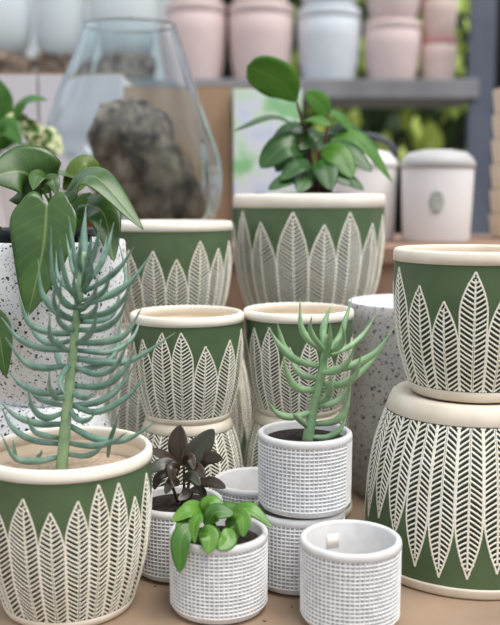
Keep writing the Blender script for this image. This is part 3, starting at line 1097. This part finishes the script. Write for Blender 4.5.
# ================================================================== TERRAZZO POTS
p = at(419, 300, 1.57)
t = thing('speckled_pot', 'tall grey speckled pot half hidden behind the right stack of green planters', 'pot', (p.x, 1.57, 0), 0)
plain_pot(t, .112, .124, .343, TERG, TERGIN, wall=.014, bulge=.004)
dE = 1.40
xE = at(44, 300, dE).x
t = thing('speckled_pot', 'white black-speckled pot upside down under the trailing plant pot at left', 'pot', (xE, dE, 0), 0, 'white speckled pots')
plain_pot(t, .086, .122, .207, TERW, TERW, inverted=True, wall=.012, bulge=.008)
tE = thing('potted_philodendron', 'white black-speckled pot at left with big trailing heart shaped leaves', 'potted plant', (xE, dE, .207), 0, 'plants in speckled pots')
ep = bpy.data.objects.new('pot', None); C.objects.link(ep); ep.parent = tE
plain_pot(ep, .074, .128, .25, TERW, TERW, wall=.012, bulge=.02)
# black nursery pot sitting in it: a liner that goes with the plant
lm = MB()
lathe(lm, [(0, .03), (.06, .03), (.076, .255), (.082, .256), (.082, .266), (.079, .268), (.076, .265), (.074, .245)], 48)
lm.build('nursery_liner', BLACKP, tE)
disc(tE, 'soil', .0745, .25, SOILD, .003, 11)
zc = dE
el = [((42, 188), (22, 172), (-14, 178), 62, -.05, -.1, (-.1, -1, .3), L_PHILO, 'heart', .1),
      ((47, 206), (43, 250), (28, 316), 66, -.13, -.165, (-.1, -1, .2), L_PHILO, 'heart', .38),
      ((66, 197), (95, 177), (144, 230), 40, -.06, -.12, (.25, -.62, .8), L_PHILO, 'heart', .12),
      ((72, 186), (86, 164), (105, 186), 26, .03, .06, (.0, -.9, .5), L_PHILOY, 'heart', .1),
      ((40, 178), (58, 172), (80, 180), 18, .02, .03, (.0, -.35, 1), L_PHILO, 'heart', .1),
      ((88, 205), (104, 215), (114, 262), 38, -.05, -.11, (.3, -1, .3), L_PHILO, 'heart', .15),
      ((-4, 318), (1, 345), (6, 378), 28, -.145, -.165, (-.2, -1, .2), L_PHILO, 'heart', .1),
      ((48, 182), (38, 176), (33, 190), 22, -.06, -.1, (0, -.8, .6), L_PHILO, 'heart', .1),
      ((44, 188), (52, 180), (57, 196), 18, -.08, -.1, (.1, -.8, .6), L_PHILO, 'heart', .1),
      ((92, 200), (80, 212), (74, 236), 24, .0, .0, (0, -1, .3), L_PHILO, 'heart', .1)]
for k, (a, b, c, w, d0, d1, nn, mt, sh, fo) in enumerate(el):
    blade(tE, [at(*a, zc + d0), at(*b, zc + (d0 + d1) / 2), at(*c, zc + d1)], w / FPX * (zc + d0) * 1.0, nn, mt, shape=sh, fold=fo, seed=k + 120, cup=.12, rows=26, cols=12)
for a, b, c, d1 in (((48, 232), (50, 205), (41, 188), -.05), ((50, 232), (58, 204), (53, 198), -.13), ((60, 232), (62, 214), (66, 197), -.06), ((60, 230), (66, 200), (72, 186), .03), ((70, 232), (80, 214), (88, 205), -.05),
                    ((10, 236), (-8, 230), (-4, 318), -.145), ((40, 230), (38, 200), (40, 178), .02), ((50, 232), (51, 200), (48, 183), -.06)):
    stem(tE, [at(*a, zc - .02), at(*b, zc + d1 * .6), at(*c, zc + d1)], .0026, .002, STEMG if d1 < 0 else STEMR)

# ================================================================== ON THE BENCH
# pothos in a white pot
dP = 2.24
p = at(41, 300, dP)
tP = thing('potted_pothos', 'variegated cream and green trailing plant in a white pot beside the glass vase', 'potted plant', (p.x, dP, BZ), 0)
wp = bpy.data.objects.new('pot', None); C.objects.link(wp); wp.parent = tP
plain_pot(wp, .07, .095, .15, BUCKET, BUCKET, wall=.008)
disc(tP, 'soil', .084, .14, SOILD, .003, 12)
pl = [((40, 158), (48, 138), (63, 155), 26, -.1, -.13, (.2, -1, .3), L_POTHOS, 'heart'),
      ((38, 140), (30, 126), (28, 118), 20, -.06, -.08, (.2, -1, .4), L_POTHOS, 'heart'),
      ((12, 118), (28, 100), (48, 100), 20, -.05, -.07, (.0, -.6, .9), L_POTHG, 'heart'),
      ((6, 130), (18, 120), (34, 138), 22, -.05, -.07, (.1, -.8, .6), L_POTHOS, 'heart'),
      ((-6, 120), (2, 100), (-2, 78), 24, -.03, -.03, (.2, -1, .3), L_POTHG, 'heart'),
      ((2, 140), (8, 128), (22, 146), 26, -.08, -.12, (.0, -1, .5), L_POTHG, 'heart'),
      ((22, 165), (30, 150), (44, 148), 22, -.06, -.1, (.1, -.8, .6), L_POTHOS, 'heart'),
      ((0, 150), (-10, 140), (-20, 150), 30, -.08, -.12, (-.2, -.9, .5), L_POTHG, 'heart')]
for k, (a, b, c, w, d0, d1, nn, mt, sh) in enumerate(pl):
    blade(tP, [at(*a, dP + d0), at(*b, dP + (d0 + d1) / 2), at(*c, dP + d1)], w / FPX * dP, nn, mt, shape=sh, fold=.12, seed=k + 160, cup=.1)
    stem(tP, [at(30 + k * 3, 196, dP), at((a[0] + 36) / 2, (a[1] + 185) / 2, dP + d0 * .6), at(*a, dP + d0)], .0025, .002, STEMG)

p = at(92, 300, 2.34)
t = thing('terracotta_pot', 'small terracotta pot peeping out behind the drooping heart shaped leaf', 'pot', (p.x, 2.34, BZ), 0)
plain_pot(t, .03, .042, .125, TERRA, TERRA, wall=.006)


# glass vases over driftwood
def loft(mb, sects, seg=64, m=0, close_bottom=False, close_top=False, disp=None):
    """sects: (cx, cy, z, rx, ry)"""
    rings = []
    for (cx, cy, z, rx, ry) in sects:
        ring = []
        for i in range(seg):
            th = 2 * PI * i / seg
            q = Vector((cx + rx * math.sin(th), cy - ry * math.cos(th), z))
            if disp:
                q = disp(q, Vector((math.sin(th), -math.cos(th), 0)))
            ring.append(mb.vert(q))
        rings.append(ring)
    for a, b in zip(rings[:-1], rings[1:]):
        for i in range(seg):
            j = (i + 1) % seg
            mb.face((a[i], a[j], b[j], b[i]), m)
    if close_bottom:
        s = sects[0]
        c = mb.vert((s[0], s[1], s[2]))
        for i in range(seg):
            mb.face((c, rings[0][(i + 1) % seg], rings[0][i]), m)
    if close_top:
        s = sects[-1]
        c = mb.vert((s[0], s[1], s[2]))
        for i in range(seg):
            mb.face((c, rings[-1][i], rings[-1][(i + 1) % seg]), m)
    return rings


def interp(S, n):
    P = [Vector((s[1], s[2], 0)) for s in S]
    C2 = catmull([Vector((s[0], s[1], s[2])) for s in S], n)
    return C2


def glass_vase(px0, d, zb, rows, wood, label, group, mat, edge, wall=.006, depth=.78, yscale=1.0):
    """rows: (y px, left px, right px) from the mouth down; all turned into sections of a real vase"""
    o = at(px0, 240, d)
    t = thing('glass_vase', label, 'vase', (o.x, d, zb), 0, group)

    def sects(rows, dp, n):
        c = catmull([Vector((y, l, r)) for y, l, r in rows], n)
        out = []
        for q in c:
            a, b = at(q.y, q.x, d), at(q.z, q.x, d)
            out.append(((a.x + b.x) / 2 - o.x, 0, a.z - zb, (b.x - a.x) / 2, (b.x - a.x) / 2 * dp))
        return out[::-1]
    S = sects(rows, depth, 40)
    S = [s for s in S if s[2] > .004]
    mb = MB()
    zt_ = S[-1][2]

    def ripple(q, nrm):
        k = max(0.0, 1 - q.z / (zt_ * .62))
        f = noise.noise(Vector((q.x * 16 + 5, q.y * 16, q.z * 6))) * .016 + noise.noise(Vector((q.x * 38, q.y * 38, q.z * 11))) * .006
        return q + nrm * f * min(1, k * 1.6) if zt_ < .6 else q
    outer = loft(mb, S, disp=lambda q, n_: q + (ripple(q, n_) - q) * .7)
    inner_s = [(cx, cy, z + (wall * 1.5 if k == 0 else 0), max(rx - wall, .004), max(ry - wall, .004)) for k, (cx, cy, z, rx, ry) in enumerate(S)]
    inner = loft(mb, inner_s, disp=lambda q, n_: ripple(q, n_) - n_ * .005 * min(1, max(0.0, 1 - q.z / (zt_ * .62)) * 3) if zt_ < .6 else q)
    nf = len(mb.f)
    # rounded lip
    s = S[-1]
    lip = loft(mb, [s, (s[0], s[1], s[2] + wall * .5, s[3] - wall * .2, s[4] - wall * .2), (s[0], s[1], s[2] + wall * .6, s[3] - wall * .6, s[4] - wall * .6), inner_s[-1]], m=1)
    # floor of glass
    c0 = mb.vert((S[0][0], S[0][1], S[0][2]))
    c1 = mb.vert((inner_s[0][0], inner_s[0][1], inner_s[0][2]))
    for i in range(64):
        j = (i + 1) % 64
        mb.face((c0, outer[0][j], outer[0][i]))
        mb.face((c1, inner[0][i], inner[0][j]))
    g = mb.build('glass_body', [mat, edge], t)
    bm = bmesh.new(); bm.from_mesh(g.data)
    bmesh.ops.remove_doubles(bm, verts=bm.verts, dist=1e-5)
    bmesh.ops.recalc_face_normals(bm, faces=bm.faces)
    bm.to_mesh(g.data); bm.free()
    # driftwood inside
    W = sects(wood, .62, 44)
    W = [s for s in W if s[2] > (S[0][2] + wall * 2 if zt_ < .6 else .004)]
    mw = MB()

    def disp(q, nrm):
        w_ = q.z * 6 + q.x * 8
        f = noise.fractal(Vector((q.x * 26 + w_, q.y * 26, q.z * 9 - q.x * 14)), 1.0, 2.0, 4) * .022 + noise.noise(q * 9) * .012
        return q + nrm * min(f, .014)
    loft(mw, W, 72, close_bottom=True, close_top=True, disp=disp)
    mw.build('driftwood', DRIFT, t, recalc=True)
    return t


VR = [(26, 82, 176), (34, 80, 178), (60, 72, 187), (90, 59, 197), (120, 48, 207), (140, 48, 213), (158, 62, 218), (178, 82, 221), (198, 100, 221), (216, 114, 216), (232, 124, 208), (240, 130, 200)]
VW = [(98, 122, 138), (103, 108, 150), (116, 96, 163), (135, 92, 172), (155, 94, 182), (172, 100, 192), (190, 110, 199), (210, 122, 203), (232, 136, 194)]
glass_vase(160, 2.26, BZ, VR, VW, 'big clear recycled glass vase slumped over driftwood on the bench', 'glass vases on driftwood', GLASS, GLASSE)

# cartons
for (x0, x1, ytop, d, dep, mat, nm, lb, grp) in (
        (-40, 36, 72, 2.62, .3, CARTON, 'carton', 'pale grey carton at far left behind the trailing plant', 'cartons on the bench'),
        (38, 121, 72, 2.62, .3, CARTON, 'carton', 'pale grey carton behind the left side of the glass vase', 'cartons on the bench'),
        (123, 231, 86, 2.66, .28, CARD, 'carton', 'plain brown cardboard carton behind the right side of the glass vase', 'cartons on the bench'),
        (233, 302, 86, 2.60, .2, PRINTM, 'carton', 'pale carton with a green and blue printed picture behind the bushy plant', 'cartons on the bench')):
    a, b = at(x0, ytop, d), at(x1, ytop, d)
    w = b.x - a.x
    h = a.z - BZ
    t = thing(nm, lb, 'box', ((a.x + b.x) / 2, d + dep / 2, BZ), 0, grp)
    mb = MB(); box(mb, 0, 0, (h - .006) / 2, w, dep, h - .006)
    bevel(mb.build('body', mat, t, smooth=False), .004, 2)
    mb = MB()
    for sx in (-1, 1):
        box(mb, sx * w / 4, 0, h - .003, w / 2 - .002, dep, .005)
    mb.build('flaps', CARD, t, smooth=False)

# white buckets
def bucket(px0, px1, ytop, d, label, badge=False, handle=True):
    a, b = at(px0, ytop, d), at(px1, ytop, d)
    r = (b.x - a.x) / 2
    h = a.z - BZ
    t = thing('lidded_bucket', label, 'bucket', ((a.x + b.x) / 2, d, BZ), face_cam((a.x + b.x) / 2, d), 'white lidded buckets')
    mb = MB()
    lathe(mb, [(0, 0), (r * .9, 0), (r * .93, .006), (r * .97, h * .4), (r, h * .78), (r * .99, h * .8)], 48)
    mb.build('body', BUCKET, t)
    mb = MB()
    lathe(mb, [(r * .985, h * .79), (r * 1.03, h * .8), (r * 1.03, h * .86), (r * .97, h * .9), (r * .8, h * .97), (r * .4, h), (0, h)], 48)
    mb.build('lid', LIDG if badge else BUCKET, t)
    if badge:
        mb = MB()
        rows = []
        for j in range(9):
            z = h * .32 + h * .24 * j / 8
            w = .2 * math.sin(PI * (j + .6) / 9.2) ** .7
            rows.append([mb.vert(((r * 1.004) * math.sin(w * (-1 + 2 * i / 6)), -(r * 1.004) * math.cos(w * (-1 + 2 * i / 6)), z)) for i in range(7)])
        for p_, q_ in zip(rows[:-1], rows[1:]):
            for i in range(6):
                mb.face((p_[i], p_[i + 1], q_[i + 1], q_[i]))
        e = mb.build('badge', EMBL, t)
        s_ = e.modifiers.new('thickness', 'SOLIDIFY'); s_.thickness = .002
        e['label'] = 'grey green oval badge'
    if handle:
        mb = MB()
        pts = [(r * .95 * math.cos(k / 12 * PI), -.02, h * .92 + r * .62 * math.sin(k / 12 * PI)) for k in range(13)]
        tube(mb, pts, [.009] * 13, 8)
        mb.build('handle', DARKH, t)
    return t


bucket(330, 397, 150, 2.5, 'white bucket with dark raised handle directly right of the bushy plant')
bucket(402, 474, 150, 2.42, 'white bucket with grey lid and oval badge beside the steel post', badge=True, handle=False)

# stack of bowls at the right edge
dB = 2.62
p = at(515, 300, dB)
zz = BZ
for k, lb in enumerate(['cream bowl at the bottom of the stack at the right edge', 'cream bowl second from the bottom at the right edge', 'cream bowl third from the bottom of the right edge stack',
                        'cream bowl fourth from the bottom of the right edge stack', 'cream bowl second from the top at the right edge', 'cream bowl on top of the stack at the right edge']):
    t = thing('clay_bowl', lb, 'bowl', (p.x, dB, zz), 0, 'cream bowls stacked at the right edge')
    plain_pot(t, .074, .083, .070, BOWLC, BOWLC, wall=.007)
    zz += .0705

# ================================================================== RACK BEHIND
dR = 5.0
t = thing('metal_shelf_rack', 'grey steel shelf rack across the background carrying stacked pots', 'shelf', (0, dR, -0.76))
zt = at(250, 80, dR - .2).z
zbm = at(250, 99, dR - .2).z
xl, xr = at(-60, 80, dR).x, at(468, 80, dR).x
mb = MB(); box(mb, (xl + xr) / 2, 0, (zt + zbm) / 2 + .76, xr - xl, .5, zt - zbm)
bevel(mb.build('shelf_board', SHELFM, t, smooth=False), .004, 2)
for x, yy in ((at(481, 80, dR - .2).x, -.2), (at(481, 80, dR + .2).x, .2), (xl - .04, -.2), (xl - .04, .2)):
    mb = MB(); box(mb, x, yy, 1.2, .128, .06, 2.4)
    bevel(mb.build('post', METAL, t, smooth=False), .004, 2)


g = 'pots stacked on the rack shelf'
cols = [(165, 226, 3, PINK, PINK, 'pink pot', 'rose'), (228, 294, 5, PINK, PINK, 'pink pot', ''), (297, 362, 9, WHITEP, WHITEP, 'white pot', ''), (365, 423, 22, PINK, PINK, 'pink pot', ''), (423, 459, 38, PINKW, PINKD, 'peach pot', '')]
lbs = [('lower pink pot nearest the glass vase on the rack shelf', 'upper pink pot nearest the glass vase, cut by the top edge'),
       ('lower pink pot on the rack shelf left of the white pots', 'upper pink pot left of the white pots, cut by the top edge'),
       ('lower pale white pot between pink pots on the rack shelf', 'upper pale white pot between pink pots, cut by the top edge'),
       ('lower pink pot on the rack shelf just right of the white pots', 'upper pink pot just right of the white pots'),
       ('lower small peach pot beside the steel post', 'upper small peach pot beside the steel post, reddish foot')]
for (x0, x1, seam, mat, rimm, kind, _), (la, lb) in zip(cols, lbs):
    a, b = at(x0, 40, dR - .08), at(x1, 40, dR - .08)
    R = (b.x - a.x) / 2 * .985
    h = at(250, seam, dR - .08).z - zt
    for k in range(2):
        t = thing('stacked_pot', (la, lb)[k], 'pot', ((a.x + b.x) / 2, dR - .02, zt + .003 + k * h), 0, g)
        mb = MB()
        lathe(mb, [(0, 0), (R * .78, 0), (R * .82, h * .04), (R * .93, h * .3), (R * .985, h * .6), (R, h * .84), (R * .97, h * .86), (0.94 * R, h * .86), (R * .9, h * .4), (0, h * .1)], 48)
        mb.build('body', mat, t)
        mb = MB()
        lathe(mb, [(R * .96, h * .85), (R * 1.005, h * .86), (R * 1.005, h * .985), (R * .98, h - .0005), (R * .94, h - .0005), (R * .93, h * .85)], 48, closed=True)
        mb.build('rim', rimm, t, recalc=True)

# pale glass vases on the shelf, far left
for (x0, x1, lb) in ((-48, 31, 'pale blue glass vase at the top left corner'), (36, 84, 'pale glass vase second from the top left corner'), (90, 160, 'pale grey glass vase above the big clear vase, cut by the top edge')):
    c = (x0 + x1) / 2
    w = (x1 - x0) / 2
    rows = [(-95, c - w * .45, c + w * .45), (-60, c - w * .6, c + w * .6), (-20, c - w * .85, c + w * .85), (15, c - w, c + w), (40, c - w * .97, c + w * .97), (54, c - w * .8, c + w * .8), (60, c - w * .55, c + w * .55), (64, c - w * .4, c + w * .4)]
    wood = [(50, c - w * .55, c + w * .3), (56, c - w * .95, c + w * .9), (66, c - w, c + w), (78, c - w * .9, c + w * .95)]
    glass_vase(c, dR - .08, zt, rows, wood, lb, 'glass vases on driftwood', GLASS_SKYTONE, GLASSE, wall=.01, depth=.8)

# ================================================================== GREENERY
def shrub(name, x0, x1, y0, y1, d0, d1, n, size, mats, label, seed):
    rnd = random.Random(seed)
    mb = MB()
    for _ in range(n):
        q = at(rnd.uniform(x0, x1), rnd.uniform(y0, y1), rnd.uniform(d0, d1))
        L = size * rnd.uniform(.6, 1.3)
        ax = Vector((rnd.uniform(-.35, .35), rnd.uniform(-.5, .5), -1)).normalized()
        nn = Vector((rnd.uniform(-.8, .8), -1, rnd.uniform(-.2, .9))).normalized()
        sd = ax.cross(nn).normalized()
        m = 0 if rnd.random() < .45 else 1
        prof = [0, .16, .2, .15, 0.0]
        prev = None
        for k, w in enumerate(prof):
            s = k / 4
            c = q + ax * L * s + nn * (.06 * L * math.sin(PI * s))
            row = [mb.vert(c - sd * w * L), mb.vert(c + nn * .02 * L), mb.vert(c + sd * w * L)]
            if prev:
                for j in range(2):
                    mb.face((prev[j], prev[j + 1], row[j + 1], row[j]), m, [(j / 2, s - .25), (j / 2 + .5, s - .25), (j / 2 + .5, s), (j / 2, s)])
            prev = row
    o = mb.build(name, mats, None)
    tag(o, label, 'foliage')
    o['kind'] = 'stuff'
    return o


shrub('hanging_foliage', 290, 480, -30, 150, 6.0, 7.0, 620, .2, [L_HEDGE_LIT, L_HEDGED], 'yellow green sunlit leaves hanging behind the steel rack', 7)

# ================================================================== LIGHT
w = bpy.data.worlds.new('sky')
bpy.context.scene.world = w
w.use_nodes = True
nt = w.node_tree
bg = nt.nodes['Background']
tc = nt.nodes.new('ShaderNodeTexCoord')
sx = nt.nodes.new('ShaderNodeSeparateXYZ')
nt.links.new(tc.outputs['Generated'], sx.inputs[0])
mr = nt.nodes.new('ShaderNodeMapRange')
mr.inputs['From Min'].default_value = -1
mr.inputs['From Max'].default_value = 1
nt.links.new(sx.outputs['Z'], mr.inputs['Value'])
rp = ramp(nt, mr.outputs['Result'], [(0.0, (.12, .105, .09, 1)), (0.47, (.22, .21, .20, 1)), (0.58, (.55, .57, .60, 1)), (0.75, (.9, .94, 1.0, 1)), (1.0, (1.2, 1.26, 1.34, 1))])
cl = nt.nodes.new('ShaderNodeTexNoise')
cl.inputs['Scale'].default_value = 2.6
cl.inputs['Detail'].default_value = 3
nt.links.new(tc.outputs['Generated'], cl.inputs['Vector'])
cr = ramp(nt, cl.outputs['Fac'], [(0.38, (.55, .62, .78, 1)), (0.62, (1.45, 1.42, 1.36, 1))])
cm = nt.nodes.new('ShaderNodeMix')
cm.data_type = 'RGBA'
cm.blend_type = 'MULTIPLY'
cm.inputs['Factor'].default_value = 1
nt.links.new(rp.outputs['Color'], cm.inputs['A'])
nt.links.new(cr.outputs['Color'], cm.inputs['B'])
nt.links.new(cm.outputs['Result'], bg.inputs['Color'])
bg.inputs['Strength'].default_value = 0.75


def sun(name, direction, strength, angle, col):
    d = bpy.data.lights.new(name, 'SUN')
    d.energy = strength
    d.angle = math.radians(angle)
    d.color = col
    o = bpy.data.objects.new(name, d)
    C.objects.link(o)
    o.rotation_euler = Vector(direction).to_track_quat('-Z', 'Y').to_euler()
    return o


sun('sun', (-.4, .28, -1.0), 2.6, 40, (1.0, .96, .9))

vs = bpy.context.scene.view_settings
vs.view_transform = 'Standard'
vs.look = 'None'
vs.exposure = 0.3
vs.gamma = 1
vs.use_curve_mapping = False
